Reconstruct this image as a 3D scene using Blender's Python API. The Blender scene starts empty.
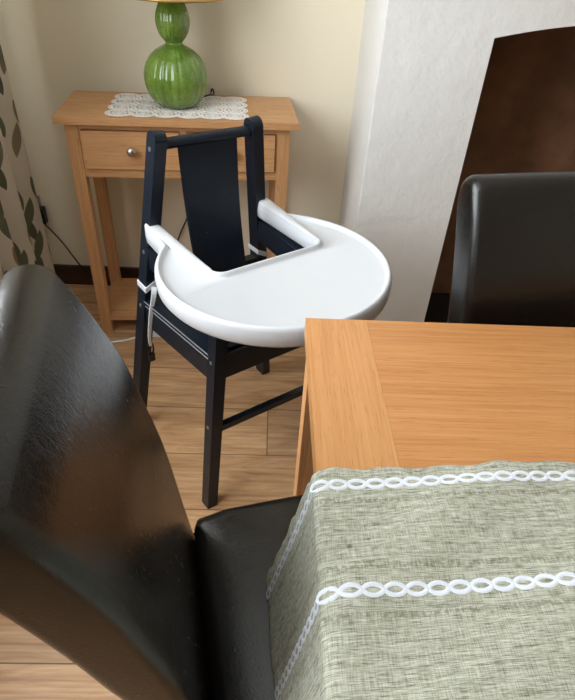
import bpy, bmesh, math, random
from mathutils import Vector, Matrix, noise
from mathutils.geometry import tessellate_polygon
random.seed(7)
S = bpy.context.scene
COL = S.collection
PI = math.pi

# ------------------------------------------------------------------ camera
cam_d = bpy.data.cameras.new('camera'); cam = bpy.data.objects.new('camera', cam_d); COL.objects.link(cam)
cam_d.sensor_fit = 'HORIZONTAL'; cam_d.sensor_width = 36.0; cam_d.lens = 550.0 / 575.0 * 36.0
cam_d.clip_start = 0.02
_d = Vector((240 - 287.5, 1060 - 350, 550.0)).normalized()          # image direction of straight down
_y = Vector((278 - 287.5, -85 - 350, 550.0)); _y = (_y - _d * _y.dot(_d)).normalized()
_z = -_d; _x = _y.cross(_z)
_right = Vector((_x[0], _y[0], _z[0])); _down = Vector((_x[1], _y[1], _z[1])); _fwd = Vector((_x[2], _y[2], _z[2]))
cam.matrix_world = Matrix(((_right[0], -_down[0], -_fwd[0], 0.0), (_right[1], -_down[1], -_fwd[1], 0.0),
                           (_right[2], -_down[2], -_fwd[2], 1.25), (0, 0, 0, 1)))
S.camera = cam

# ------------------------------------------------------------------ world, window daylight, exposure
w = bpy.data.worlds.new('world'); S.world = w; w.use_nodes = True
w.node_tree.nodes['Background'].inputs[0].default_value = (0.75, 0.86, 1.0, 1)
w.node_tree.nodes['Background'].inputs[1].default_value = 0.6

def area(name, loc, rot, sx, sy, power, col):
    l = bpy.data.lights.new(name, 'AREA'); l.shape = 'RECTANGLE'; l.size = sx; l.size_y = sy
    l.energy = power; l.color = col
    o = bpy.data.objects.new(name, l); COL.objects.link(o); o.location = loc; o.rotation_euler = rot
    return o
# daylight standing in the two window openings of the left wall
area('left_window_daylight', (-1.08, 0.50, 1.58), (0, math.radians(-90), 0), 1.34, 1.48, 58, (0.90, 0.96, 1.0))
area('second_window_daylight', (-1.08, -1.45, 1.58), (0, math.radians(-90), 0), 1.34, 1.50, 6, (0.93, 0.97, 1.0))
S.view_settings.view_transform = 'Standard'; S.view_settings.look = 'None'
S.view_settings.gamma = 1.0; S.view_settings.use_curve_mapping = False
S.view_settings.exposure = 0.24

# ------------------------------------------------------------------ node helpers
def lin(c):
    return tuple(((v / 255.0) / 12.92 if v / 255.0 <= 0.04045 else ((v / 255.0 + 0.055) / 1.055) ** 2.4) for v in c) + (1.0,)

class NT:
    def __init__(self, name):
        self.m = bpy.data.materials.new(name); self.m.use_nodes = True
        self.t = self.m.node_tree; self.b = self.t.nodes['Principled BSDF']
    def n(self, typ, **kw):
        nd = self.t.nodes.new(typ)
        for k, v in kw.items(): setattr(nd, k, v)
        return nd
    def link(self, a, b): self.t.links.new(a, b)
    def put(self, sock, v):
        if hasattr(v, 'links') or isinstance(v, bpy.types.NodeSocket): self.link(v, sock)
        else: sock.default_value = v
    def math(self, op, a, b=0.0, c=0.0, clamp=False):
        nd = self.n('ShaderNodeMath', operation=op); nd.use_clamp = clamp
        for i, v in enumerate((a, b, c)): self.put(nd.inputs[i], v)
        return nd.outputs[0]
    def mix(self, fac, a, b, mode='MIX'):
        nd = self.n('ShaderNodeMix', data_type='RGBA', blend_type=mode)
        self.put(nd.inputs[0], fac); self.put(nd.inputs[6], a); self.put(nd.inputs[7], b)
        return nd.outputs[2]
    def coord(self, kind='Object', scale=(1, 1, 1), loc=(0, 0, 0), rot=(0, 0, 0)):
        tc = self.n('ShaderNodeTexCoord'); mp = self.n('ShaderNodeMapping')
        mp.inputs['Scale'].default_value = scale; mp.inputs['Location'].default_value = loc; mp.inputs['Rotation'].default_value = rot
        self.link(tc.outputs[kind], mp.inputs[0]); return mp.outputs[0]
    def noise(self, vec, scale, detail=4, rough=0.55, dist=0.0):
        nd = self.n('ShaderNodeTexNoise'); self.put(nd.inputs['Vector'], vec)
        nd.inputs['Scale'].default_value = scale; nd.inputs['Detail'].default_value = detail
        nd.inputs['Roughness'].default_value = rough; nd.inputs['Distortion'].default_value = dist
        return nd.outputs[0]
    def ramp(self, fac, stops):
        nd = self.n('ShaderNodeValToRGB'); r = nd.color_ramp
        while len(r.elements) > 1: r.elements.remove(r.elements[-1])
        r.elements[0].position = stops[0][0]; r.elements[0].color = stops[0][1]
        for p, c in stops[1:]:
            e = r.elements.new(p); e.color = c
        self.put(nd.inputs[0], fac); return nd.outputs[0]
    def maprange(self, v, a, b, c=0.0, d=1.0):
        nd = self.n('ShaderNodeMapRange'); self.put(nd.inputs[0], v)
        for i, x in enumerate((a, b, c, d)): nd.inputs[i + 1].default_value = x
        return nd.outputs[0]
    def bump(self, h, strength=0.2, dist=0.01):
        nd = self.n('ShaderNodeBump'); nd.inputs['Strength'].default_value = strength; nd.inputs['Distance'].default_value = dist
        self.put(nd.inputs['Height'], h); self.link(nd.outputs[0], self.b.inputs['Normal'])
    def set(self, color=None, rough=None, metal=None, spec=None, coat=None):
        if color is not None: self.put(self.b.inputs['Base Color'], color)
        if rough is not None: self.put(self.b.inputs['Roughness'], rough)
        if metal is not None: self.b.inputs['Metallic'].default_value = metal
        if spec is not None: self.b.inputs['Specular IOR Level'].default_value = spec
        if coat is not None: self.b.inputs['Coat Weight'].default_value = coat; self.b.inputs['Coat Roughness'].default_value = 0.08
        return self.m

def plain(name, rgb, rough=0.5, metal=0.0, spec=0.5, var=0.08, nscale=30.0, bump=0.0):
    k = NT(name); c = lin(rgb)
    v = k.noise(k.coord(), nscale, 4)
    col = k.mix(v, tuple(x * (1 - var) for x in c[:3]) + (1,), tuple(min(1, x * (1 + var)) for x in c[:3]) + (1,))
    if bump: k.bump(v, bump, 0.002)
    return k.set(col, rough, metal, spec)

def wood(name, dark, mid, light, axis, rough=0.45, spec=0.4, grain=1.0, knots=0.0, seed=0.0):
    k = NT(name)
    sc = [30.0 * grain] * 3; sc[axis] = 1.3 * grain
    sf = [200.0 * grain] * 3; sf[axis] = 5.0 * grain
    big = k.noise(k.coord('Object', sc, (seed, seed * 1.7, seed * 0.3)), 1.0, 5, 0.6, 0.6)
    fine = k.noise(k.coord('Object', sf, (seed, 0, seed)), 1.0, 3, 0.6)
    t = k.math('ADD', k.math('MULTIPLY', big, 0.42), k.math('MULTIPLY', fine, 0.58))
    col = k.ramp(t, [(0.30, lin(dark)), (0.50, lin(mid)), (0.68, lin(light))])
    if knots:
        vo = k.n('ShaderNodeTexVoronoi'); s2 = [7.0] * 3; s2[axis] = 2.2
        k.put(vo.inputs['Vector'], k.coord('Object', s2, (seed, 3, 1)))
        kn = k.maprange(vo.outputs['Distance'], 0.03, 0.16, knots, 0.0)
        col = k.mix(kn, col, lin(tuple(int(v * 0.45) for v in dark)))
    sp_ = [520.0] * 3; sp_[axis] = 26.0
    pore = k.maprange(k.noise(k.coord('Object', sp_, (seed, 1, 2)), 1.0, 2, 0.5), 0.60, 0.70, 0.0, 0.38)
    col = k.mix(pore, col, lin(tuple(int(v * 0.66) for v in dark)))
    k.bump(fine, 0.12, 0.002)
    return k.set(col, k.maprange(fine, 0.3, 0.7, rough + 0.08, rough - 0.05), 0.0, spec)

# ------------------------------------------------------------------ mesh helpers
def obj(name, bm, mat, parent=None, smooth=40.0, bevel=0.0, seg=2):
    if bevel > 0:
        es = [e for e in bm.edges if len(e.link_faces) == 2 and e.calc_face_angle(0) > math.radians(35)]
        bmesh.ops.bevel(bm, geom=es, offset=bevel, segments=seg, affect='EDGES', profile=0.5, clamp_overlap=True)
    bmesh.ops.recalc_face_normals(bm, faces=bm.faces[:])
    me = bpy.data.meshes.new(name); bm.to_mesh(me); bm.free()
    if smooth:
        for p in me.polygons: p.use_smooth = True
        me.set_sharp_from_angle(angle=math.radians(smooth))
    for m in (mat if isinstance(mat, (list, tuple)) else [mat]): me.materials.append(m)
    o = bpy.data.objects.new(name, me); COL.objects.link(o)
    if parent: o.parent = parent
    return o

def thing(name, label, cat, loc=(0, 0, 0), rz=0.0, group=None):
    o = bpy.data.objects.new(name, None); COL.objects.link(o); o.empty_display_size = 0.05
    o.location = loc; o.rotation_euler = (0, 0, rz); o['label'] = label; o['category'] = cat
    if group: o['group'] = group
    return o
def tag(o, label, cat, group=None):
    o['label'] = label; o['category'] = cat
    if group: o['group'] = group
    return o
def struct(o): o['kind'] = 'structure'; return o

def box(bm, x0, x1, y0, y1, z0, z1):
    v = [bm.verts.new((x, y, z)) for x in (x0, x1) for y in (y0, y1) for z in (z0, z1)]
    for f in ((0, 1, 3, 2), (4, 6, 7, 5), (0, 4, 5, 1), (2, 3, 7, 6), (0, 2, 6, 4), (1, 5, 7, 3)):
        bm.faces.new([v[i] for i in f])
    return bm
def Box(*a): return box(bmesh.new(), *a)

def beam(p0, p1, ax, w0, d0, w1=None, d1=None, bm=None):
    """Tapered rectangular bar from p0 to p1; ax = direction of its width."""
    bm = bm or bmesh.new(); p0 = Vector(p0); p1 = Vector(p1); w1 = w0 if w1 is None else w1; d1 = d0 if d1 is None else d1
    t = (p1 - p0).normalized(); a = Vector(ax); a = (a - t * a.dot(t)).normalized(); b = t.cross(a)
    R = []
    for p, ww, dd in ((p0, w0, d0), (p1, w1, d1)):
        R.append([bm.verts.new(p + a * ww / 2 * i + b * dd / 2 * j) for i, j in ((-1, -1), (1, -1), (1, 1), (-1, 1))])
    for i in range(4): bm.faces.new([R[0][i], R[0][(i + 1) % 4], R[1][(i + 1) % 4], R[1][i]])
    bm.faces.new(R[0][::-1]); bm.faces.new(R[1])
    return bm

def tube(pts, r, seg=8, bm=None, closed=False, flat=1.0, up=None):
    bm = bm or bmesh.new(); pts = [Vector(p) for p in pts]; n = len(pts); rings = []
    ref = Vector(up) if up else Vector((0, 0, 1))
    for i, p in enumerate(pts):
        if closed: t = pts[(i + 1) % n] - pts[i - 1]
        else: t = pts[min(i + 1, n - 1)] - pts[max(i - 1, 0)]
        t.normalize(); rr = ref if abs(t.dot(ref)) < 0.97 else Vector((1, 0.2, 0))
        a = t.cross(rr).normalized(); b = a.cross(t)
        rad = r(i / (n - 1)) if callable(r) else r
        rings.append([bm.verts.new(p + a * math.cos(k * 2 * PI / seg) * rad + b * math.sin(k * 2 * PI / seg) * rad * flat) for k in range(seg)])
    for i in range(n if closed else n - 1):
        A, B = rings[i], rings[(i + 1) % n]
        for k in range(seg): bm.faces.new([A[k], A[(k + 1) % seg], B[(k + 1) % seg], B[k]])
    if not closed: bm.faces.new(rings[0][::-1]); bm.faces.new(rings[-1])
    return bm

def spline(pts, n=8):
    pts = [Vector(p) for p in pts]; out = []
    for i in range(len(pts) - 1):
        p0 = pts[max(i - 1, 0)]; p1 = pts[i]; p2 = pts[i + 1]; p3 = pts[min(i + 2, len(pts) - 1)]
        for k in range(n):
            t = k / n
            out.append(0.5 * ((2 * p1) + (p2 - p0) * t + (2 * p0 - 5 * p1 + 4 * p2 - p3) * t * t + (3 * p1 - p0 - 3 * p2 + p3) * t ** 3))
    out.append(pts[-1]); return out

def lathe(prof, seg=48, ribs=0, amp=0.0, bm=None, c=(0, 0, 0), close=True):
    bm = bm or bmesh.new(); rings = []
    for r, z, *a in prof:
        am = a[0] if a else 0.0
        ring = []
        for k in range(seg):
            th = k * 2 * PI / seg
            rr = r * (1 - am * amp * (1 - abs(math.sin(ribs * th / 2.0)) ** 0.7)) if ribs else r
            ring.append(bm.verts.new((c[0] + rr * math.cos(th), c[1] + rr * math.sin(th), c[2] + z)))
        rings.append(ring)
    for i in range(len(rings) - 1):
        for k in range(seg): bm.faces.new([rings[i][k], rings[i][(k + 1) % seg], rings[i + 1][(k + 1) % seg], rings[i + 1][k]])
    if close: bm.faces.new(rings[0][::-1]); bm.faces.new(rings[-1])
    return bm

def slab(prof, half, r, steps=4, top_round=True):
    """Upholstered pad: closed profile (u, z) swept along v from -half to half, all side edges rounded by r."""
    n = len(prof); P = [Vector((p[0], 0, p[1])) for p in prof]
    area2 = sum(P[i].x * P[(i + 1) % n].z - P[(i + 1) % n].x * P[i].z for i in range(n))
    sg = 1 if area2 > 0 else -1; N = []
    for i in range(n):
        t = (P[(i + 1) % n] - P[i - 1]).normalized(); N.append(Vector((t.z, 0, -t.x)) * sg)
    st = []
    for k in range(steps + 1):
        a = k / steps * PI / 2; st.append((-half + r * (1 - math.sin(a)), r * (1 - math.cos(a)) if k else 0.0))
    st = [(-half + r * (1 - math.cos(k / steps * PI / 2)), r * (1 - math.sin(k / steps * PI / 2))) for k in range(steps + 1)]
    st = st + [(-half * 0.5, -0.002), (0.0, -0.003), (half * 0.5, -0.002)] + [(-v, i) for v, i in reversed(st)]
    bm = bmesh.new(); R = []
    for v, ins in st: R.append([bm.verts.new(P[i] - N[i] * ins + Vector((0, v, 0))) for i in range(n)])
    for i in range(len(R) - 1):
        for k in range(n): bm.faces.new([R[i][k], R[i][(k + 1) % n], R[i + 1][(k + 1) % n], R[i + 1][k]])
    for ring in (R[0], R[-1]):
        for tri in tessellate_polygon([[Vector((v.co.x, v.co.z, 0)) for v in ring]]):
            try: bm.faces.new([ring[i] for i in tri])
            except ValueError: pass
    return bm

# ------------------------------------------------------------------ materials
def plaster(name, rgb, amount, scale):
    k = NT(name); c = lin(rgb)
    big = k.noise(k.coord(), scale, 5, 0.55); fine = k.noise(k.coord(), 140, 3)
    h = k.math('ADD', k.math('MULTIPLY', big, 1.0), k.math('MULTIPLY', fine, 0.06))
    col = k.mix(k.noise(k.coord(), 2.5, 3), tuple(v * 0.95 for v in c[:3]) + (1,), tuple(min(1, v * 1.04) for v in c[:3]) + (1,))
    k.bump(h, amount, 0.02); return k.set(col, 0.75, 0, 0.3)
M = {}
M['cream'] = plaster('cream wall paint', (236, 226, 204), 0.08, 6)
M['white_plaster'] = plaster('white lumpy plaster', (228, 226, 223), 0.30, 11)
M['ceiling'] = plaster('ceiling paint', (238, 236, 230), 0.05, 6)
def soot():
    k = NT('brown fire recess plaster')
    n = k.noise(k.coord(), 4, 5, 0.6); f = k.noise(k.coord(), 40, 4)
    col = k.ramp(n, [(0.3, lin((88, 64, 48))), (0.55, lin((122, 88, 66))), (0.75, lin((142, 106, 80)))])
    k.bump(k.math('ADD', n, k.math('MULTIPLY', f, 0.2)), 0.3, 0.02)
    return k.set(col, 0.8, 0, 0.3)
M['soot'] = soot()
M['skirting'] = wood('dark stained skirting', (46, 30, 22), (66, 44, 32), (84, 58, 42), 0, 0.4)
M['frame_white'] = plain('white window paint', (235, 235, 232), 0.4)

def floor_mat():
    k = NT('oak floor boards')
    tc = k.n('ShaderNodeTexCoord'); sp = k.n('ShaderNodeSeparateXYZ'); k.link(tc.outputs['Object'], sp.inputs[0])
    W, L = 0.195, 1.35
    ry = k.math('DIVIDE', k.math('SUBTRACT', sp.outputs[1], 0.125), W)
    row = k.math('FLOOR', ry); fy = k.math('FRACT', ry)
    stag = k.math('FRACT', k.math('ADD', k.math('MULTIPLY', row, 0.37), 0.135))
    rx = k.math('DIVIDE', k.math('ADD', sp.outputs[0], k.math('MULTIPLY', stag, L)), L)
    ci = k.math('FLOOR', rx); fx = k.math('FRACT', rx)
    wn2 = k.n('ShaderNodeTexWhiteNoise', noise_dimensions='2D')
    cb = k.n('ShaderNodeCombineXYZ'); k.link(row, cb.inputs[0]); k.link(ci, cb.inputs[1]); k.link(cb.outputs[0], wn2.inputs['Vector'])
    # grain, shifted per board
    off = k.n('ShaderNodeVectorMath', operation='MULTIPLY_ADD')
    k.link(wn2.outputs['Color'], off.inputs[0]); off.inputs[1].default_value = (9, 9, 9); k.link(tc.outputs['Object'], off.inputs[2])
    mp = k.n('ShaderNodeMapping'); mp.inputs['Scale'].default_value = (2.0, 12, 1); k.link(off.outputs[0], mp.inputs[0])
    g = k.noise(mp.outputs[0], 1.6, 6, 0.62, 2.0)
    mp2 = k.n('ShaderNodeMapping'); mp2.inputs['Scale'].default_value = (5, 120, 1); k.link(off.outputs[0], mp2.inputs[0])
    f = k.noise(mp2.outputs[0], 1.0, 3)
    t = k.math('ADD', k.math('MULTIPLY', g, 0.6), k.math('MULTIPLY', f, 0.4))
    col = k.ramp(t, [(0.30, lin((156, 114, 78))), (0.5, lin((198, 154, 112))), (0.68, lin((222, 184, 142)))])
    tint = k.maprange(wn2.outputs['Value'], 0, 1, 0.84, 1.08)
    tc2 = k.n('ShaderNodeCombineXYZ'); [k.link(tint, tc2.inputs[i]) for i in range(3)]
    col = k.mix(1.0, col, tc2.outputs[0], 'MULTIPLY')
    ey = k.math('MULTIPLY', k.math('MINIMUM', fy, k.math('SUBTRACT', 1.0, fy)), W)
    ex = k.math('MULTIPLY', k.math('MINIMUM', fx, k.math('SUBTRACT', 1.0, fx)), L)
    gap = k.maprange(k.math('MINIMUM', ex, ey), 0.0004, 0.0022, 0.85, 0.0)
    col = k.mix(gap, col, lin((52, 36, 26)))
    k.bump(k.math('SUBTRACT', k.math('MULTIPLY', t, 0.3), gap), 0.25, 0.003)
    return k.set(col, k.maprange(g, 0.3, 0.7, 0.42, 0.30), 0, 0.4)
M['floor'] = floor_mat()

OAKT = ((172, 113, 65), (190, 131, 77), (200, 143, 90))
M['oak_x'] = wood('honey oak table boards', *OAKT, 0, 0.42, 0.4, 1.3, seed=2.3)
M['oak_y'] = wood('honey oak end board', (182, 124, 74), (197, 140, 87), (206, 151, 98), 1, 0.42, 0.4, 1.3, seed=5.1)
M['oak_z'] = wood('honey oak leg', (186, 124, 76), (214, 156, 104), (230, 178, 126), 2, 0.45, seed=1.1)
CON = ((172, 122, 80), (196, 146, 100), (212, 166, 120))
M['con_x'] = wood('console oak', *CON, 0, 0.42, 0.4, 1.6, 0.35, seed=3.3)
M['con_z'] = wood('console oak leg', *CON, 2, 0.42, 0.4, 1.6, 0.35, seed=7.7)
def leather():
    k = NT('dark brown black leather')
    n1 = k.noise(k.coord('Object', (1, 1, 1)), 7, 3, 0.6, 0.8)
    cr = k.n('ShaderNodeTexVoronoi', feature='DISTANCE_TO_EDGE'); cr.inputs['Scale'].default_value = 260
    k.put(cr.inputs['Vector'], k.coord())
    cre = k.maprange(cr.outputs['Distance'], 0.0, 0.15, 0.0, 1.0)
    wr = k.noise(k.coord('Object', (30, 30, 14)), 4.0, 5, 0.65, 1.5)
    h = k.math('ADD', k.math('MULTIPLY', cre, 0.06), k.math('ADD', k.math('MULTIPLY', wr, 0.42), k.math('MULTIPLY', n1, 0.9)))
    k.bump(h, 0.24, 0.004)
    col = k.mix(n1, (0.0050, 0.0044, 0.0042, 1), (0.0085, 0.0070, 0.0062, 1))
    return k.set(col, k.maprange(wr, 0.3, 0.7, 0.19, 0.28), 0, 0.52)
M['leather'] = leather()
M['seam'] = plain('dark leather seam', (22, 19, 18), 0.5)
M['chair_leg'] = wood('black brown chair leg', (18, 13, 10), (26, 19, 15), (34, 26, 20), 2, 0.35)
def black_paint():
    k = NT('worn black lacquer')
    n = k.noise(k.coord(), 60, 4); s = k.noise(k.coord(), 9, 3)
    chips = k.maprange(k.noise(k.coord(), 75, 2, 0.4), 0.765, 0.785, 0.0, 0.45)
    col = k.mix(n, (0.0045, 0.0085, 0.0160, 1), (0.0080, 0.0135, 0.0235, 1))
    col = k.mix(chips, col, lin((120, 118, 112)))
    k.bump(n, 0.04, 0.002)
    return k.set(col, k.maprange(s, 0.3, 0.7, 0.27, 0.38), 0, 0.32)
M['black'] = black_paint()
M['tray'] = plain('white moulded plastic', (201, 203, 207), 0.36, 0, 0.5, 0.02, 20)
M['webbing'] = plain('pale grey webbing', (212, 216, 222), 0.7, 0, 0.3, 0.1, 400)
M['buckle'] = plain('black plastic buckle', (18, 18, 20), 0.35)
M['steel'] = plain('brushed steel', (196, 192, 186), 0.28, 1.0, 0.5, 0.08, 60)
M['nickel_bolt'] = plain('dull bolt', (170, 172, 172), 0.35, 0.8)
M['cable_black'] = plain('black cable', (16, 16, 18), 0.45)
M['cable_white'] = plain('white cable', (228, 228, 226), 0.45)
M['groove'] = plain('pale rail line', (150, 156, 160), 0.5)
def glaze():
    k = NT('green crackle glaze')
    v = k.n('ShaderNodeTexVoronoi', feature='DISTANCE_TO_EDGE'); v.inputs['Scale'].default_value = 75
    k.put(v.inputs['Vector'], k.coord())
    cr = k.maprange(v.outputs['Distance'], 0.0, 0.05, 0.55, 0.0)
    n = k.noise(k.coord('Object', (1, 1, 0.35)), 26, 5, 0.6)
    col = k.ramp(n, [(0.3, lin((84, 112, 40))), (0.52, lin((106, 138, 54))), (0.72, lin((134, 162, 80)))])
    col = k.mix(cr, col, lin((58, 84, 22)))
    return k.set(col, 0.10, 0, 0.5, 0.5)
M['glaze'] = glaze()
M['shade'] = plain('beige lampshade fabric', (198, 176, 132), 0.75, 0, 0.2, 0.05, 300)
M['shade_rim'] = plain('gold shade trim', (176, 142, 84), 0.35, 0.6)
M['crochet'] = plain('white crochet cotton', (240, 238, 236), 0.8, 0, 0.2, 0.05, 200)

def linen():
    k = NT('sage linen weave')
    tc = k.n('ShaderNodeTexCoord'); sp = k.n('ShaderNodeSeparateXYZ'); k.link(tc.outputs['UV'], sp.inputs[0])
    s, t = sp.outputs[0], sp.outputs[1]
    weft = k.noise(k.coord('UV', (80, 1300, 1)), 1.0, 3, 0.6)
    warp = k.noise(k.coord('UV', (900, 60, 1)), 1.0, 3, 0.6)
    slub = k.noise(k.coord('UV', (20, 330, 1)), 1.0, 3, 0.7)
    m = k.math('ADD', k.math('MULTIPLY', weft, 0.45), k.math('ADD', k.math('MULTIPLY', warp, 0.25), k.math('MULTIPLY', slub, 0.30)))
    col = k.ramp(m, [(0.39, lin((104, 106, 90))), (0.5, lin((168, 168, 151))), (0.60, lin((206, 205, 193)))])
    # drawn-thread rows beside the lace
    rows = None
    for t0 in (0.044, 0.125, 0.171):
        wob = k.math('MULTIPLY', k.math('SUBTRACT', k.noise(k.coord('UV', (90, 30, 1)), 1.0, 2), 0.5), 0.006)
        dd = k.math('ABSOLUTE', k.math('SUBTRACT', k.math('ADD', t, wob), t0))
        r = k.maprange(dd, 0.0015, 0.004, 1.0, 0.0)
        rows = r if rows is None else k.math('MAXIMUM', rows, r)
    br = k.maprange(k.noise(k.coord('UV', (260, 160, 1)), 1.0, 2), 0.42, 0.60, 0.0, 0.62)
    rowm = k.math('MULTIPLY', rows, br)
    col = k.mix(rowm, col, lin((112, 110, 88)))
    for (s0, t0, rr, a) in ((0.290, 0.100, 0.0042, 0.75), (0.311, 0.093, 0.0025, 0.6)):
        d2 = k.math('SQRT', k.math('ADD', k.math('POWER', k.math('SUBTRACT', s, s0), 2.0), k.math('POWER', k.math('SUBTRACT', t, t0), 2.0)))
        col = k.mix(k.maprange(d2, rr * 0.3, rr, a, 0.0), col, lin((96, 74, 56)))
    k.bump(k.math('SUBTRACT', m, k.math('MULTIPLY', rowm, 0.6)), 0.5, 0.0015)
    return k.set(col, 0.88, 0, 0.15)
M['linen'] = linen()
M['lace'] = plain('white lace thread', (216, 220, 228), 0.8, 0, 0.2, 0.10, 500)

def curtain_mat():
    k = NT('leaf print curtain cloth')
    tc = k.n('ShaderNodeTexCoord'); sp = k.n('ShaderNodeSeparateXYZ'); k.link(tc.outputs['UV'], sp.inputs[0])
    CW, CH = 0.085, 0.115
    base = lin((214, 200, 180)); col = k.mix(k.noise(k.coord('UV', (300, 300, 1)), 1, 2), lin((238, 231, 218)), lin((246, 241, 232)))
    for j, (ou, ov, tilt) in enumerate(((0.0, 0.0, 0.35), (0.45, 0.55, -0.45))):
        cv = k.math('ADD', k.math('DIVIDE', sp.outputs[1], CH), ov); rv = k.math('FLOOR', cv); fv = k.math('SUBTRACT', k.math('FRACT', cv), 0.5)
        wv = k.n('ShaderNodeTexWhiteNoise', noise_dimensions='1D'); k.link(k.math('ADD', rv, 37.0 * j), wv.inputs['W'])
        cu = k.math('ADD', k.math('DIVIDE', sp.outputs[0], CW), k.math('ADD', ou, wv.outputs[0])); ru = k.math('FLOOR', cu); fu = k.math('SUBTRACT', k.math('FRACT', cu), 0.5)
        cb = k.n('ShaderNodeCombineXYZ'); k.link(ru, cb.inputs[0]); k.link(rv, cb.inputs[1]); cb.inputs[2].default_value = j
        wn = k.n('ShaderNodeTexWhiteNoise', noise_dimensions='3D'); k.link(cb.outputs[0], wn.inputs['Vector'])
        fu2 = k.math('ADD', fu, k.math('MULTIPLY', fv, tilt))
        lim = k.math('MULTIPLY', k.math('SUBTRACT', 0.2, k.math('POWER', fv, 2.0)), 1.15)
        ins = k.maprange(k.math('SUBTRACT', lim, k.math('ABSOLUTE', fu2)), 0.0, 0.02, 0.0, 1.0)
        use = k.math('GREATER_THAN', wn.outputs['Value'], 0.30)
        lc = k.ramp(wn.outputs['Value'], [(0.3, lin((96, 104, 88))), (0.62, lin((128, 132, 112))), (0.80, lin((172, 152, 130)))])
        col = k.mix(k.math('MULTIPLY', ins, use), col, lc)
    k.bump(k.noise(k.coord('UV', (700, 700, 1)), 1, 2), 0.15, 0.001)
    k.set(col, 0.85, 0, 0.15)
    tr = k.n('ShaderNodeBsdfTranslucent'); k.link(col, tr.inputs[0]); mx = k.n('ShaderNodeMixShader'); mx.inputs[0].default_value = 0.6
    k.link(k.b.outputs[0], mx.inputs[1]); k.link(tr.outputs[0], mx.inputs[2])
    k.link(mx.outputs[0], k.t.nodes['Material Output'].inputs[0])
    return k.m
M['curtain'] = curtain_mat()

# ------------------------------------------------------------------ room shell
XL, XR, YB, YR, ZC = -1.00, 3.00, 2.035, -3.40, 2.40
struct(obj('floor', Box(XL - 0.1, XR + 0.1, YR - 0.1, YB + 0.1, -0.05, 0.0), M['floor'], smooth=0))
struct(obj('ceiling', Box(XL - 0.1, XR + 0.1, YR - 0.1, YB + 0.1, ZC, ZC + 0.05), M['ceiling'], smooth=0))
struct(obj('wall_back', Box(XL - 0.1, XR + 0.1, YB, YB + 0.1, 0, ZC), M['cream'], smooth=0))
struct(obj('wall_right', Box(XR, XR + 0.1, YR, YB, 0, ZC), M['cream'], smooth=0))
WIN = ((-0.26, 1.26), (-2.22, -0.68)); WZ0, WZ1 = 0.90, 2.27
bm = bmesh.new()
box(bm, XL - 0.1, XL, WIN[0][1], YB, 0, ZC); box(bm, XL - 0.1, XL, WIN[1][1], WIN[0][0], 0, ZC); box(bm, XL - 0.1, XL, YR, WIN[1][0], 0, ZC)
for a, b in WIN: box(bm, XL - 0.1, XL, a, b, 0, WZ0); box(bm, XL - 0.1, XL, a, b, WZ1, ZC)
struct(obj('wall_left', bm, M['cream'], smooth=0))
struct(obj('wall_rear', Box(XL - 0.1, XR + 0.1, YR - 0.1, YR, 0, ZC), M['cream'], smooth=0))
def window(name, horiz, h0, h1, z0, z1, c, nm):
    bm = bmesh.new(); f = 0.05
    def b(p, q, a, e):
        if horiz: box(bm, p, q, c - 0.03, c + 0.03, a, e)
        else: box(bm, c - 0.03, c + 0.03, p, q, a, e)
    b(h0, h0 + f, z0, z1); b(h1 - f, h1, z0, z1); b(h0 + f, h1 - f, z0, z0 + f); b(h0 + f, h1 - f, z1 - f, z1)
    for k in range(1, nm):
        m = h0 + (h1 - h0) * k / nm; b(m - 0.025, m + 0.025, z0 + f, z1 - f)
    return struct(obj(name, bm, M['frame_white'], smooth=0))
for k, (a, b) in enumerate(((-0.34, 1.16), (-2.28, -0.62))):
    struct(obj('added_shading_sill_%d' % (k + 1), Box(XL, XL + 0.13, a, b, WZ0 - 0.035, WZ0), M['frame_white'], bevel=0.006))  # unseen window boards, added to shade the floor below the windows
window('window_1', False, *WIN[0], WZ0, WZ1, XL - 0.035, 3)
window('window_2', False, *WIN[1], WZ0, WZ1, XL - 0.035, 3)

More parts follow.
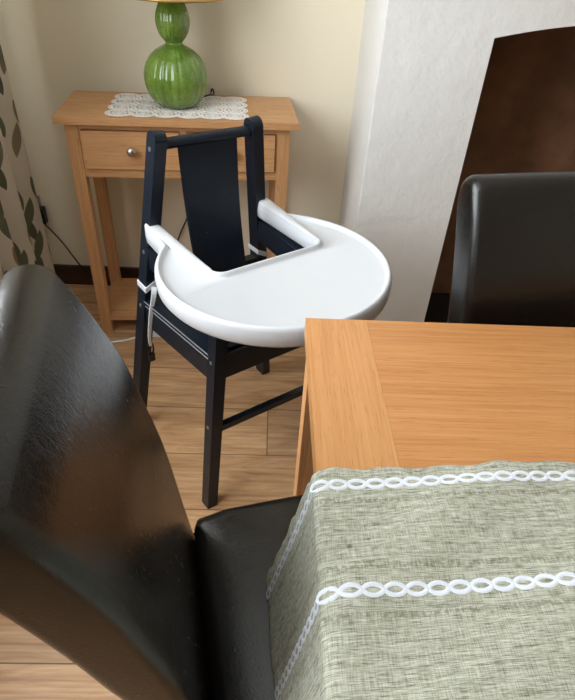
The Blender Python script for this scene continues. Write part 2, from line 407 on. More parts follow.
# chimney breast with an arched fire opening
CX0, CX1, CY = 0.284, 1.78, 1.634
OX0, OX1, SP, RISE = 0.578, 1.478, 1.042, 0.055
def chimney():
    bm = bmesh.new(); V = lambda *p: bm.verts.new(p)
    F = lambda *ps, mi=0: setattr(bm.faces.new([V(*p) for p in ps]), 'material_index', mi)
    yb = YB - 0.02; n = 20
    F((CX0, CY, 0), (OX0, CY, 0), (OX0, CY, SP), (CX0, CY, SP)); F((OX1, CY, 0), (CX1, CY, 0), (CX1, CY, SP), (OX1, CY, SP))
    F((CX0, CY, SP), (OX0, CY, SP), (OX0, CY, ZC), (CX0, CY, ZC)); F((OX1, CY, SP), (CX1, CY, SP), (CX1, CY, ZC), (OX1, CY, ZC))
    F((CX0, YB, 0), (CX0, CY, 0), (CX0, CY, SP), (CX0, YB, SP)); F((CX0, YB, SP), (CX0, CY, SP), (CX0, CY, ZC), (CX0, YB, ZC))
    F((CX1, CY, 0), (CX1, YB, 0), (CX1, YB, ZC), (CX1, CY, ZC))
    arc = [(OX0 + (OX1 - OX0) * i / n, SP + RISE * (1 - (2 * i / n - 1) ** 2)) for i in range(n + 1)]
    for (x0, z0), (x1, z1) in zip(arc, arc[1:]):
        F((x0, CY, z0), (x1, CY, z1), (x1, CY, ZC), (x0, CY, ZC))
        F((x0, CY, z0), (x0, yb, z0), (x1, yb, z1), (x1, CY, z1), mi=1)
        F((x0, yb, 0), (x1, yb, 0), (x1, yb, z1), (x0, yb, z0), mi=1)
    F((OX0, CY, 0), (OX0, CY, SP), (OX0, yb, SP), (OX0, yb, 0), mi=1); F((OX1, CY, 0), (OX1, yb, 0), (OX1, yb, SP), (OX1, CY, SP), mi=1)
    bmesh.ops.remove_doubles(bm, verts=bm.verts[:], dist=1e-5)
    es = [e for e in bm.edges if all(abs(v.co.x - CX0) < 1e-4 and abs(v.co.y - CY) < 1e-4 for v in e.verts)]
    bmesh.ops.bevel(bm, geom=es, offset=0.003, segments=2, affect='EDGES')
    return obj('wall_chimney', bm, [M['white_plaster'], M['soot']], smooth=30)
struct(chimney())
struct(obj('hearth', Box(OX0 + 0.002, OX1 - 0.002, CY + 0.002, YB - 0.022, 0.0, 0.03), plain('black slate', (30, 28, 28), 0.6), bevel=0.003))
struct(obj('baseboard_back', Box(XL, CX0 - 0.001, YB - 0.016, YB, 0, 0.085), M['skirting'], bevel=0.004))
struct(obj('baseboard_left', Box(XL, XL + 0.016, YR, YB - 0.017, 0, 0.085), M['skirting'], bevel=0.004))

# ------------------------------------------------------------------ dining table
TX0, TX1, TY0, TY1, TZ = 0.066, 1.52, -0.12, 0.732, 0.75
tb = thing('dining_table', 'honey oak dining table with breadboard end, half covered by sage cloth', 'table', ((TX0 + TX1) / 2, (TY0 + TY1) / 2, 0))
ox, oy = tb.location.x, tb.location.y
def tbox(x0, x1, y0, y1, z0, z1): return Box(x0 - ox, x1 - ox, y0 - oy, y1 - oy, z0, z1)
BB = 0.099
obj('tabletop', tbox(TX0 + BB + 0.0002, TX1 - BB - 0.0002, TY0, TY1, TZ - 0.030, TZ), M['oak_x'], tb, bevel=0.0004)
for x in (TX0, TX1 - BB): obj('breadboard_end', tbox(x, x + BB, TY0, TY1, TZ - 0.030, TZ), M['oak_y'], tb, bevel=0.0008)
bm = tbox(TX0 + 0.05, TX1 - 0.05, TY0 + 0.03, TY0 + 0.05, TZ - 0.10, TZ - 0.0305)
for (a, b, c, d) in ((TX0 + 0.05, TX1 - 0.05, TY1 - 0.05, TY1 - 0.03), (TX0 + 0.03, TX0 + 0.05, TY0 + 0.05, TY1 - 0.05), (TX1 - 0.05, TX1 - 0.03, TY0 + 0.05, TY1 - 0.05)):
    box(bm, a - ox, b - ox, c - oy, d - oy, TZ - 0.10, TZ - 0.0305)
obj('apron', bm, M['oak_x'], tb)
for x in (TX0 + 0.006, TX1 - 0.066):
    for y in (TY0 + 0.008, TY1 - 0.068):
        obj('leg', tbox(x, x + 0.06, y, y + 0.06, 0, TZ - 0.0305), M['oak_z'], tb, bevel=0.003)

# ------------------------------------------------------------------ table cloth with lace
ZT = TZ + 0.0030
SDROP = 0.253
def yfar(s):
    x = max(0.0, s - SDROP)
    y = 0.414 + 0.075 * x + 0.0018 * math.sin(s * 95) + 0.0012 * math.sin(s * 41 + 1)
    if s < SDROP - 0.01: y += 0.004 * abs(math.sin(s * PI / 0.043)) + 0.010 * (1 - s / SDROP)
    return y
def surf(s, t, lift=0.0):
    y = yfar(s) - t if t < 0.012 else 0.414 + 0.075 * max(0.0, s - SDROP) + (0.010 * (1 - s / SDROP) if s < SDROP else 0) - t
    r = 0.008; xe = TX0 - 0.005
    fold = 0.0022 * (noise.noise(Vector((s * 13, t * 5, 0.3))) + 0.6) + 0.011 * max(0, noise.noise(Vector((s * 6 + t * 9, t * 2.0, 4.7))))
    fold = max(0.0, fold)
    if s < SDROP:
        q = SDROP - s                                  # distance down the drop
        n = Vector((-1, 0, 0.15))
        wav = 0.002 * (q / SDROP) * math.sin(t * 40 + 0.6)
        x = xe - (0.047 - min(0.017, 0.11 * t)) * (q / SDROP) ** 1.1 + wav; z = ZT - r - q * 0.972
        p = Vector((x, y, z))
    elif s < SDROP + r * PI / 2:
        a = (s - SDROP) / r
        n = Vector((-math.cos(a), 0, math.sin(a))); p = Vector((xe + r - r * math.cos(a), y, ZT - r + r * math.sin(a)))
    else:
        n = Vector((0, 0, 1)); x = xe + r + (s - SDROP - r * PI / 2)
        p = Vector((x, y, ZT + fold * min(1, (s - SDROP) / 0.03)))
    return p + n * lift
def cloth():
    S1, T1 = SDROP + 0.95, 0.50
    ss = [SDROP * i / 34 for i in range(34)] + [SDROP + 0.008 * PI / 2 * i / 4 for i in range(4)]
    s0 = SDROP + 0.008 * PI / 2; ss += [s0 + (S1 - s0) * i / 120 for i in range(121)]
    ts = [0, 0.003, 0.006, 0.009, 0.0121] + [0.0121 + (T1 - 0.0121) * i / 70 for i in range(1, 71)]
    bm = bmesh.new(); uv = bm.loops.layers.uv.new('UVMap')
    G = [[bm.verts.new(surf(s, t)) for t in ts] for s in ss]
    for i in range(len(ss) - 1):
        for j in range(len(ts) - 1):
            f = bm.faces.new([G[i][j], G[i][j + 1], G[i + 1][j + 1], G[i + 1][j]])
            for lp, (a, b) in zip(f.loops, ((i, j), (i, j + 1), (i + 1, j + 1), (i + 1, j))): lp[uv].uv = (ss[a], ts[b])
    return bm
tc_ = tag(obj('tablecloth', cloth(), M['linen'], smooth=80), 'sage green linen tablecloth with white lace bands over the near part of the table', 'tablecloth')
md = tc_.modifiers.new('thickness', 'SOLIDIFY'); md.thickness = 0.0012; md.offset = 1.0
def lace(t0, small):
    bm = bmesh.new(); pitch = 0.0215; s = 0.006
    while s < SDROP + 0.9:
        a, b = 0.0101, 0.0053
        pts = []
        for k in range(14):
            th = k * 2 * PI / 14
            cx_, sy_ = math.cos(th), math.sin(th)
            pts.append(surf(s + a * cx_, t0 + b * sy_ * (0.72 + 0.28 * abs(sy_)), 0.0014))
        tube(pts, 0.0025, 6, bm, closed=True, flat=0.28, up=(-1, 0, 0.15) if s < SDROP else (0, 0, 1))
        s += pitch
    return bm
for t0 in (0.0215, 0.1490): obj('lace_band', lace(t0, 1), M['lace'], tc_, smooth=60)

# ------------------------------------------------------------------ leather dining chairs
def dining_chair(label, group):
    t = thing('dining_chair', label, 'chair', group=group)
    HW = 0.1665
    front = [(0.012, 0.40), (0.004, 0.455), (-0.004, 0.51), (-0.017, 0.613), (-0.028, 0.68), (-0.041, 0.739), (-0.057, 0.81), (-0.077, 0.865), (-0.093, 0.903)]
    prof = [(p.x, p.z) for p in spline([(u, 0, z) for u, z in front], 4)]
    for k in range(1, 14):                                          # rounded top rolling backwards
        a = math.radians(26 + 158 * k / 14); prof.append((-0.1395 + 0.034 * math.cos(a), 0.921 + 0.034 * math.sin(a)))
    rear = [(-0.1725, 0.905), (-0.163, 0.875), (-0.148, 0.84), (-0.130, 0.79), (-0.112, 0.735), (-0.095, 0.675), (-0.073, 0.60), (-0.062, 0.50), (-0.054, 0.40)]
    prof += [(p.x, p.z) for p in spline([(u, 0, z) for u, z in rear], 4)]
    bk = obj('backrest', slab(prof, HW, 0.017, 5), M['leather'], t, smooth=60)
    for sv in (-1, 1):
        pts = [Vector((u, sv * (HW - 0.0008), z)) for u, z in prof]
        cen = Vector((sum(p[0] for p in prof) / len(prof), 0, 0))
        pts = [];
        n = len(prof)
        for i in range(3, 44):
            a = Vector((prof[(i + 1) % n][0] - prof[i - 1][0], 0, prof[(i + 1) % n][1] - prof[i - 1][1])).normalized()
            nn = Vector((a.z, 0, -a.x))
            pts.append(Vector((prof[i][0], sv * (HW - 0.0035), prof[i][1])) - nn * 0.0095)
        obj('seam', tube(pts, 0.0013, 6), M['seam'], bk, smooth=60)
    # seat pad
    sp = []
    L = 0.42
    for k in range(7): a = k / 6 * PI / 2; sp.append((L - 0.032 + 0.032 * math.sin(a), 0.405 + 0.032 * (1 - math.cos(a)) if k else 0.405))
    for k in range(7): a = k / 6 * PI / 2; sp.append((L - 0.035 + 0.035 * math.cos(a), 0.437 + 0.042 * math.sin(a)))
    for u in (0.33, 0.26, 0.19, 0.12, 0.06): sp.append((u, 0.479 + 0.013 * math.sin(PI * u / L)))
    sp += [(0.028, 0.474), (0.012, 0.468), (0.008, 0.455), (0.008, 0.43), (0.012, 0.405)]
    obj('seat', slab(sp, HW, 0.024, 5), M['leather'], t, smooth=60)
    for sv in (-1, 1):
        obj('leg', beam((-0.10, sv * 0.138, 0.0), (-0.022, sv * 0.138, 0.412), (1, 0, 0), 0.030, 0.030, 0.046, 0.040), M['chair_leg'], t, bevel=0.003)
        obj('leg', beam((0.395, sv * 0.138, 0.0), (0.385, sv * 0.138, 0.412), (1, 0, 0), 0.030, 0.030, 0.044, 0.044), M['chair_leg'], t, bevel=0.003)
    return t
G = None
psi = math.radians(12); fv = Vector((math.cos(psi), math.sin(psi))); lv = Vector((-fv.y, fv.x))
o1 = Vector((-0.119, 0.566)) + lv * -0.1785
ch1 = dining_chair('dark leather dining chair pulled up to the left end of the table, under the cloth', G)
ch1.location = (o1.x, o1.y, 0); ch1.rotation_euler.z = psi
ch2 = ch1.copy(); COL.objects.link(ch2)
for c in list(ch1.children):
    d = c.copy(); COL.objects.link(d); d.parent = ch2
    for g in c.children:
        e = g.copy(); COL.objects.link(e); e.parent = d
ch2['label'] = 'dark leather dining chair behind the table, its back before the fireplace opening'
p2 = math.atan2(-0.985, 0.17); ch2.location = (0.514, 0.766, 0); ch2.rotation_euler.z = p2; ch2.scale = (1, 1, 0.987)

# ------------------------------------------------------------------ high chair
HC = (-0.184, 1.362, 0.621); WT, WB, YT, YF, ZTOP, YFT, WF = 0.124, 0.226, -0.069, -0.385, 0.882, -0.343, 0.146
hc = thing('high_chair', 'black wooden high chair with round white plastic tray standing before the console table', 'high chair', (HC[0], HC[1], 0), HC[2])
def rp(z, s):
    k = z / ZTOP; wb = WB + (0.018 if s < 0 else 0.0)
    return Vector((s * (wb + (WT - wb) * k), YT * k, z))
def fp(z, s): k = z / 0.5; return Vector((s * (0.212 + (WF - 0.212) * k), YF + (YFT - YF) * k, z))
for s in (-1, 1):
    P0, P1 = rp(0, s), rp(ZTOP, s); ax_ = (P1 - P0).normalized(); LN = (P1 - P0).length; bx = ax_.cross(Vector((1, 0, 0))).normalized() * -1; tx = bx.cross(ax_)
    pf = [(-0.022, 0), (0.022, 0)] + [(0.001 + 0.020 * math.cos(t), LN - 0.020 + 0.020 * math.sin(t)) for t in (i / 8 * PI / 2 for i in range(9))] + [(-0.001 - 0.020 * math.sin(t), LN - 0.020 + 0.020 * math.cos(t)) for t in (i / 8 * PI / 2 for i in range(9))]
    bm = bmesh.new(); ra_ = [[bm.verts.new(P0 + bx * d_ + ax_ * l_ + tx * e_) for d_, l_ in pf] for e_ in (-0.0145, 0.0145)]
    for k in range(len(pf)): bm.faces.new([ra_[0][k], ra_[0][(k + 1) % len(pf)], ra_[1][(k + 1) % len(pf)], ra_[1][k]])
    bm.faces.new(ra_[0][::-1]); bm.faces.new(ra_[1])
    post = obj('rear_post', bm, M['black'], hc, bevel=0.0025)
    for z in (0.845, 0.44, 0.595):
        p = rp(z, s) + Vector((s * 0.0150, 0, 0))
        obj('bolt', tube([p, p + Vector((s * 0.0022, 0, 0))], 0.0052, 10), M['nickel_bolt'], post)
    bm = beam(fp(0, s), fp(0.600, s), (1, 0, 0), 0.029, 0.032, 0.033, 0.036)
    leg = obj('leg', bm, M['black'], hc, bevel=0.004)
    for z in (0.445, 0.262):
        p = fp(z, s) + Vector((s * 0.0155, 0, 0))
        obj('bolt', tube([p, p + Vector((s * 0.0022, 0, 0))], 0.0048, 10), M['nickel_bolt'], leg)
    a, b = rp(0.585, s), fp(0.585, s)
    obj('armrest', beam(a + Vector((0, -0.01, 0)), b, (1, 0, 0), 0.026, 0.058), M['black'], hc, bevel=0.005)
    a, b = rp(0.424, s), fp(0.424, s)
    obj('side_rail', beam(a, b, (1, 0, 0), 0.022, 0.078), M['black'], hc, bevel=0.003)
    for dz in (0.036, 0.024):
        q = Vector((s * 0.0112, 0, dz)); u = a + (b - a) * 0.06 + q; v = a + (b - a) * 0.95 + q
        obj('pale_edge', beam(u, v, (1, 0, 0), 0.0016, 0.0022), M['groove'], hc, smooth=0)['label'] = 'pale line along the rail'  # thin pale strips on the outer face of the rail
obj('top_rail', tube([rp(0.852, -1) + Vector((0.008, 0, 0)), rp(0.852, 1) - Vector((0.008, 0, 0))], 0.0145, 14, flat=0.85), M['black'], hc)
# curved back slat
bm = bmesh.new(); R = []
for i in range(17):
    k = i / 16; z = 0.455 + (0.850 - 0.455) * k; y = -0.066 - 0.074 * (1 - k) + 0.014 * math.sin(PI * k)
    hw = 0.069 + 0.007 * k
    R.append([bm.verts.new((x, y + dy, z)) for x, dy in ((-hw, -0.006), (hw, -0.006), (hw, 0.006), (-hw, 0.006))])
for A, B in zip(R, R[1:]):
    for k in range(4): bm.faces.new([A[k], A[(k + 1) % 4], B[(k + 1) % 4], B[k]])
bm.faces.new(R[0][::-1]); bm.faces.new(R[-1])
obj('back_slat', bm, M['black'], hc, bevel=0.003)
bm = bmesh.new()
v = [rp(0.445, -1), rp(0.445, 1), fp(0.445, 1), fp(0.445, -1)]
lo = [bm.verts.new((p.x * 0.94, p.y - 0.004, 0.440)) for p in v]; hi = [bm.verts.new((p.x * 0.94, p.y - 0.004, 0.462)) for p in v]
for k in range(4): bm.faces.new([lo[k], lo[(k + 1) % 4], hi[(k + 1) % 4], hi[k]])
bm.faces.new(lo[::-1]); bm.faces.new(hi)
obj('seat', bm, M['black'], hc, bevel=0.006)
obj('front_apron', beam(fp(0.428, -1), fp(0.428, 1), (0, 1, 0), 0.020, 0.068), M['black'], hc, bevel=0.003)
obj('rear_apron', beam(rp(0.428, -1), rp(0.428, 1), (0, 1, 0), 0.020, 0.068), M['black'], hc, bevel=0.003)
obj('stretcher', beam(fp(0.248, -1), fp(0.240, 1), (0, 1, 0), 0.017, 0.018), M['black'], hc, bevel=0.006)
# tray
def tray_outline():
    cx, cy, r = -0.006, -0.355, 0.258
    xi, xo, ye, yn = 0.139, 0.177, -0.050, -0.334
    pts = []
    a0 = math.atan2(math.sqrt(r * r - xo * xo), xo)                 # where the disc meets the right arm
    N = 96
    for i in range(N + 1):                                          # clockwise from right arm round the front to left arm
        a = a0 - (2 * a0 + PI) * i / N if False else a0 - (PI + 2 * a0) * i / N
        pts.append((cx + r * math.cos(a), cy + r * math.sin(a)))
    def arc(px, py, rad, s, e, n=8): return [(px + rad * math.cos(s + (e - s) * i / n), py + rad * math.sin(s + (e - s) * i / n)) for i in range(n + 1)]
    def line(p, q, n): return [(p[0] + (q[0] - p[0]) * i / n, p[1] + (q[1] - p[1]) * i / n) for i in range(1, n)]
    ra = (xo - xi) / 2 * 0.98
    left_end = arc(-(xo + xi) / 2, ye - ra, ra, PI, 0, 10)
    pts += line(pts[-1], left_end[0], 8) + left_end
    nc = arc(-xi + 0.022, yn + 0.022, 0.022, PI, 1.5 * PI, 8)
    pts += line(left_end[-1], nc[0], 14) + nc
    nc2 = arc(xi - 0.022, yn + 0.022, 0.022, 1.5 * PI, 2 * PI, 8)
    pts += line(nc[-1], nc2[0], 14) + nc2
    re = arc((xo + xi) / 2, ye - ra, ra, PI, 0, 10)
    pts += line(nc2[-1], re[0], 14) + re + line(re[-1], pts[0], 8)
    return pts
def tray():
    P = tray_outline(); n = len(P); bm = bmesh.new()
    ar = sum(P[i][0] * P[(i + 1) % n][1] - P[(i + 1) % n][0] * P[i][1] for i in range(n)); sg = 1 if ar > 0 else -1
    N = []
    for i in range(n):
        e1 = Vector((P[i][0] - P[i - 1][0], P[i][1] - P[i - 1][1])).normalized(); e2 = Vector((P[(i + 1) % n][0] - P[i][0], P[(i + 1) % n][1] - P[i][1])).normalized()
        t = (e1 + e2).normalized(); N.append(Vector((-t.y, t.x)) * sg)
    ZR = 0.668
    prof = [(0.013, -0.048), (0.007, -0.047), (0.002, -0.040), (0.0, -0.022), (0.0008, -0.009), (0.0035, -0.0025), (0.0075, 0.0), (0.0105, -0.0012), (0.0130, -0.0055), (0.0155, -0.0095), (0.0175, -0.0105)]
    R = [[bm.verts.new((P[i][0] + N[i].x * o, P[i][1] + N[i].y * o, ZR + z)) for i in range(n)] for o, z in prof]
    for A, B in zip(R, R[1:]):
        for k in range(n): bm.faces.new([A[k], A[(k + 1) % n], B[(k + 1) % n], B[k]])
    for ring in (R[-1], R[0]):
        for tri in tessellate_polygon([[Vector((v.co.x, v.co.y, 0)) for v in ring]]):
            try: bm.faces.new([ring[i] for i in tri])
            except ValueError: pass
    tr = obj('tray', bm, M['tray'], hc, smooth=55)
    for s in (-1, 1):                                               # solid arms that clip on the posts
        b2 = bmesh.new(); rows = []
        for i in range(13):
            k = i / 12; y = -0.054 - 0.262 * k; xi = 0.1405; xo = 0.1405 + 0.0335 * (1 - k) ** 0.8 + 0.006
            if i == 0: xi += 0.008; xo -= 0.008
            zt, zb = ZR + 0.0035 - 0.004 * k, ZR - 0.020; w = xo - xi
            rows.append([b2.verts.new((s * (xi + w * a), y, zb + (zt - zb) * h)) for a, h in ((0, 0), (0, 0.7), (0.06, 0.9), (0.2, 1), (0.8, 1), (0.94, 0.9), (1, 0.7), (1, 0))])
        for A, B in zip(rows, rows[1:]):
            for j in range(8): b2.faces.new([A[j], A[(j + 1) % 8], B[(j + 1) % 8], B[j]])
        b2.faces.new(rows[0][::-1]); b2.faces.new(rows[-1])
        obj('tray_arm', b2, M['tray'], tr, smooth=60)
    return tr
tray()
# safety harness webbing on the rear posts
for s in (-1, 1):
    c = rp(0.505, s); bm = bmesh.new(); ring = []
    q = [(-0.0175, -0.0255), (0.0175, -0.0255), (0.0175, 0.0255), (-0.0175, 0.0255)]
    lo = [bm.verts.new((c.x + x, c.y + y, c.z - 0.007 + 0.010 * (x / 0.02) * -s)) for x, y in q]; hi = [bm.verts.new((c.x + x, c.y + y, c.z + 0.007 + 0.010 * (x / 0.02) * -s)) for x, y in q]
    for k in range(4): bm.faces.new([lo[k], lo[(k + 1) % 4], hi[(k + 1) % 4], hi[k]])
    bm.faces.new(lo[::-1]); bm.faces.new(hi)
    hs = obj('harness_strap', bm, M['webbing'], hc, bevel=0.004); hs['label'] = 'pale grey webbing loop round the post'
    if s < 0:
        bm = bmesh.new()
        path = spline([(c.x + 0.004, c.y - 0.030, c.z), (c.x - 0.006, c.y - 0.046, c.z - 0.015), (c.x - 0.020, c.y - 0.050, c.z - 0.06), (c.x - 0.030, c.y - 0.046, c.z - 0.13), (c.x - 0.030, c.y - 0.044, c.z - 0.165)], 6)
        for i, p in enumerate(path[:-1]): beam(p, path[i + 1] + (path[i + 1] - p) * 0.1, (1, 0, 0), 0.014 - 0.008 * i / len(path), 0.003, bm=bm)
        tl = obj('strap_tail', bm, M['webbing'], hc, smooth=70); tl['label'] = 'pale grey strap hanging loose'
        e = path[-1]
        bm = tube(spline([e + Vector((-0.006, 0, 0.004)), e + Vector((-0.007, 0, -0.018)), e + Vector((0, 0, -0.024)), e + Vector((0.007, 0, -0.018)), e + Vector((0.006, 0, 0.004))], 5), 0.0028, 7)
        box(bm, e.x - 0.008, e.x + 0.008, e.y - 0.004, e.y + 0.004, e.z - 0.050, e.z - 0.026)
        obj('buckle', bm, M['buckle'], tl, bevel=0.0)
    else:
        bm = bmesh.new(); box(bm, c.x - 0.06, c.x - 0.022, c.y - 0.028, c.y + 0.0, c.z - 0.03, c.z - 0.006)
        obj('harness_pad', bm, M['buckle'], hc, bevel=0.008)

# ------------------------------------------------------------------ console table
KX0, KX1, KY0, KY1, KZ = -0.627, 0.085, 1.655, 1.968, 0.780
ct = thing('console_table', 'narrow oak console table with two drawers and low shelf by the back wall', 'console table', (-0.283, 1.840, 0), math.radians(4.5))
qx, qy = (KX0 + KX1) / 2, (KY0 + KY1) / 2
def kbox(x0, x1, y0, y1, z0, z1): return Box(x0 - qx, x1 - qx, y0 - qy, y1 - qy, z0, z1)
obj('top', kbox(KX0, KX1, KY0, KY1, KZ - 0.020, KZ), M['con_x'], ct, bevel=0.003)
LW = 0.037; ZB = KZ - 0.0205
lx = (KX0 + 0.024, KX1 - 0.024 - LW); ly = (KY0 + 0.020, KY1 - 0.014 - LW)
for x in lx:
    for y in ly: obj('leg', kbox(x, x + LW, y, y + LW, 0.0, ZB), M['con_z'], ct, bevel=0.002)
bm = kbox(lx[0] + LW, lx[1], ly[0] + 0.004, ly[0] + 0.024, 0.598, 0.622)            # rail below the drawers
box(bm, lx[0] + LW - qx, lx[1] - qx, ly[0] + 0.004 - qy, ly[0] + 0.024 - qy, 0.742, ZB)
xm = -0.262
for x in (lx[0] + LW, xm - 0.010, lx[1] - 0.006): box(bm, x - qx, x + (0.020 if x == xm - 0.010 else 0.006) - qx, ly[0] + 0.004 - qy, ly[0] + 0.024 - qy, 0.622, 0.742)
obj('drawer_frame', bm, M['con_x'], ct)
for x in lx: obj('side_panel', kbox(x + 0.008, x + 0.028, ly[0] + LW, ly[1], 0.598, ZB), M['con_x'], ct)
obj('back_panel', kbox(lx[0] + LW, lx[1], ly[1] + 0.010, ly[1] + 0.028, 0.598, ZB), M['con_x'], ct)
for (a, b) in ((lx[0] + LW + 0.008, xm - 0.012), (xm + 0.012, lx[1] - 0.008)):
    dr = obj('drawer', kbox(a, b, ly[0] - 0.004, ly[0] + 0.260, 0.626, 0.739), M['con_x'], ct, bevel=0.003)
    kx, ky, kz = (a + b) / 2 - qx, ly[0] - 0.004 - qy, 0.686
    bm = bmesh.new(); prof = [(0.010, 0.0), (0.0085, 0.003), (0.005, 0.006), (0.0055, 0.011), (0.0115, 0.015), (0.0140, 0.020), (0.0125, 0.026), (0.007, 0.0295), (0.001, 0.0305)]
    lathe(prof, 20, bm=bm)
    bmesh.ops.transform(bm, matrix=Matrix.Translation((kx, ky, kz)) @ Matrix.Rotation(PI / 2, 4, 'X'), verts=bm.verts[:])
    obj('knob', bm, M['steel'], dr, smooth=60)['label'] = 'round brushed steel knob'
bm = kbox(lx[0] + 0.004, lx[1] + LW - 0.004, ly[0] + LW * 0.0 + 0.004, ly[1] + LW - 0.004, 0.058, 0.078)
obj('lower_shelf', bm, M['con_x'], ct, bevel=0.002)

# ------------------------------------------------------------------ crochet doily
def doily():
    bm = bmesh.new(); z = 0.0014; nx, ny = 6, 4
    x0, x1, y0, y1 = -0.205, 0.205, -0.128, 0.128
    dx, dy = (x1 - x0) / nx, (y1 - y0) / ny
    for i in range(nx):
        for j in range(ny):
            cx, cy = x0 + dx * (i + 0.5), y0 + dy * (j + 0.5)
            for rr, tr in ((0.46, 0.0036), (0.28, 0.0026), (0.10, 0.0030)):
                tube([(cx + dx * rr * math.cos(a * 2 * PI / 16), cy + dy * rr * math.sin(a * 2 * PI / 16), z) for a in range(16)], tr, 5, bm, closed=True, flat=0.35)
            for a in range(8):
                t = a * 2 * PI / 8 + 0.2
                tube([(cx + dx * 0.12 * math.cos(t), cy + dy * 0.12 * math.sin(t), z), (cx + dx * 0.46 * math.cos(t), cy + dy * 0.46 * math.sin(t), z)], 0.0016, 4, bm, flat=0.4)
            for a in range(20):
                t = a * 2 * PI / 20
                edge = (i == 0 and math.cos(t) < -0.3) or (i == nx - 1 and math.cos(t) > 0.3) or (j == 0 and math.sin(t) < -0.3) or (j == ny - 1 and math.sin(t) > 0.3)
                if edge:
                    px, py = cx + dx * 0.53 * math.cos(t), cy + dy * 0.53 * math.sin(t)
                    tube([(px + 0.0055 * math.cos(u * PI / 4), py + 0.0055 * math.sin(u * PI / 4), z) for u in range(8)], 0.0022, 4, bm, closed=True, flat=0.4)
    for i in range(nx + 1):
        for j in range(ny + 1):
            cx, cy = x0 + dx * i, y0 + dy * j
            if 0 < i < nx and 0 < j < ny:
                for rr in (0.17, 0.07):
                    tube([(cx + dx * rr * math.cos(a * PI / 5), cy + dy * rr * math.sin(a * PI / 5), z) for a in range(10)], 0.0024, 4, bm, closed=True, flat=0.4)
    return bm
dl = tag(obj('doily', doily(), M['crochet'], smooth=60), 'white crochet lace doily under the green lamp on the console', 'doily')
dl.location = (-0.288, 1.838, KZ); dl.rotation_euler.z = math.radians(4.5)

# ------------------------------------------------------------------ table lamp
LXp, LYp, LZp = -0.293, 1.835, KZ + 0.0030
lamp = thing('table_lamp', 'green ribbed double gourd ceramic table lamp with beige shade', 'lamp', (LXp, LYp, LZp))
prof = [(0.030, 0.0), (0.046, 0.001, .3), (0.060, 0.008, .5), (0.078, 0.024, .9), (0.090, 0.046, 1), (0.0955, 0.070, 1), (0.0955, 0.090, 1), (0.090, 0.112, 1), (0.078, 0.134, 1), (0.060, 0.152, 1), (0.040, 0.164, .9), (0.028, 0.170, .6), (0.0245, 0.175, .4),
        (0.029, 0.181, .6), (0.037, 0.190, .9), (0.044, 0.203, 1), (0.0485, 0.220, 1), (0.0490, 0.236, 1), (0.046, 0.252, 1), (0.040, 0.268, .9), (0.034, 0.280, .6), (0.030, 0.285, .2), (0.014, 0.287)]
pr = spline([(p[0], p[2] if len(p) > 2 else 0.0, p[1]) for p in prof], 3)
obj('body', lathe([(p.x, p.z, max(0, p.y)) for p in pr], 192, 24, 0.035), M['glaze'], lamp, smooth=80)
obj('stem', lathe([(0.011, 0.286), (0.011, 0.296), (0.007, 0.299), (0.007, 0.330), (0.016, 0.333), (0.016, 0.37)], 20), M['steel'], lamp)
bm = bmesh.new(); z0 = 0.292
lathe([(0.150, z0), (0.105, z0 + 0.22)], 64, bm=bm, close=False); lathe([(0.1475, z0), (0.1025, z0 + 0.22)], 64, bm=bm, close=False)
sh = obj('lamp_shade', bm, M['shade'], lamp, smooth=60)
obj('shade_rim', tube([(0.1495 * math.cos(a * PI / 32), 0.1495 * math.sin(a * PI / 32), z0) for a in range(64)], 0.0032, 8, closed=True), M['shade_rim'], sh)
cord = spline([(0.055, 0.075, 0.005), (0.085, 0.095, 0.012), (0.100, 0.135, 0.006), (0.085, 0.188, 0.002), (0.060, 0.189, -0.15), (-0.01, 0.188, -0.42), (-0.045, 0.186, -0.51), (-0.12, 0.180, -0.66), (-0.26, 0.170, -0.755), (-0.40, 0.165, -0.745), (-0.462, 0.168, -0.690), (-0.52, 0.172, -0.585), (-0.580, 0.174, -0.500)], 8)
obj('cord', tube(cord, 0.0028, 7), M['cable_black'], lamp)['label'] = 'black cable trailing behind the console'
bm = Box(-0.602, -0.566, 0.164, 0.191, -0.502, -0.440)
obj('plug', bm, M['cable_black'], lamp, bevel=0.008)

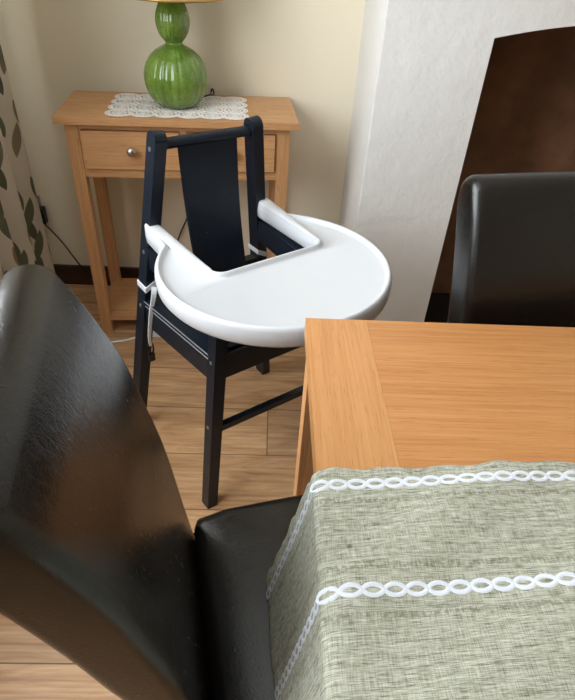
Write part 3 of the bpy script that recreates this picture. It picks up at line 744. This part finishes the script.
# ------------------------------------------------------------------ wall socket, extension lead
so = thing('wall_socket', 'grey wall socket low on the back wall beside the curtain', 'socket', (-0.915, YB, 0.325))
obj('plate', Box(-0.062, 0.040, -0.008, -0.0005, -0.045, 0.055), plain('grey socket plate', (150, 148, 144), 0.4), so, bevel=0.003)
obj('switch', Box(0.010, 0.024, -0.012, -0.008, 0.020, 0.040), M['buckle'], so, bevel=0.001)
ex = thing('extension_lead', 'white extension lead on the floor behind the high chair leg', 'cable', (-0.40, 1.69, 0))
obj('socket_block', Box(-0.035, 0.035, -0.022, 0.022, 0.0, 0.032), M['cable_white'], ex, bevel=0.007)
obj('cord', tube(spline([(-0.034, 0, 0.012), (-0.07, -0.03, 0.0045), (-0.13, -0.062, 0.0042), (-0.20, -0.06, 0.0042), (-0.30, 0.03, 0.0042), (-0.40, 0.16, 0.0042)], 8), 0.0038, 7), M['cable_white'], ex)

# ------------------------------------------------------------------ curtain
def curtain():
    bm = bmesh.new(); uv = bm.loops.layers.uv.new('UVMap'); nu, nz = 150, 30; y0, y1, z0, z1 = 1.24, 1.765, 0.025, 2.30
    Gd = []; us = []; u = 0.0; prev = None
    for i in range(nu + 1):
        k = i / nu; col = []
        for j in range(nz + 1):
            h = j / nz; z = z0 + (z1 - z0) * h
            amp = 0.046 + 0.012 * (1 - h)
            x = -0.812 + amp * math.sin(k * 2 * PI * 4.3 + 0.9 + 0.5 * (1 - h)) + 0.008 * math.sin(k * 31 + h * 3)
            y = y0 + (y1 - y0) * k + 0.014 * math.sin(k * 2 * PI * 8.6 + 1.0) + 0.012 * (1 - h) * math.sin(k * 9)
            col.append((x, y, z))
        if prev: u += math.dist(prev[15], col[15])
        prev = col; us.append(u); Gd.append([bm.verts.new(p) for p in col])
    for i in range(nu):
        for j in range(nz):
            f = bm.faces.new([Gd[i][j], Gd[i + 1][j], Gd[i + 1][j + 1], Gd[i][j + 1]])
            for lp, (a, b) in zip(f.loops, ((i, j), (i + 1, j), (i + 1, j + 1), (i, j + 1))): lp[uv].uv = (us[a], z0 + (z1 - z0) * b / nz)
    return bm
cu = tag(obj('curtain', curtain(), M['curtain'], smooth=80), 'cream curtain with dark green leaf print hanging at the left window', 'curtain')
rod = thing('curtain_rod', 'steel curtain rod above the left window', 'curtain rod', (-0.822, 0.55, 2.325))
obj('pole', tube([(0, -1.15, 0), (0, 1.32, 0)], 0.012, 12), M['steel'], rod)
for y in (-1.1, 1.28): obj('bracket', Box(-0.178, 0.0, y - 0.008, y + 0.008, -0.008, 0.008), M['steel'], rod)
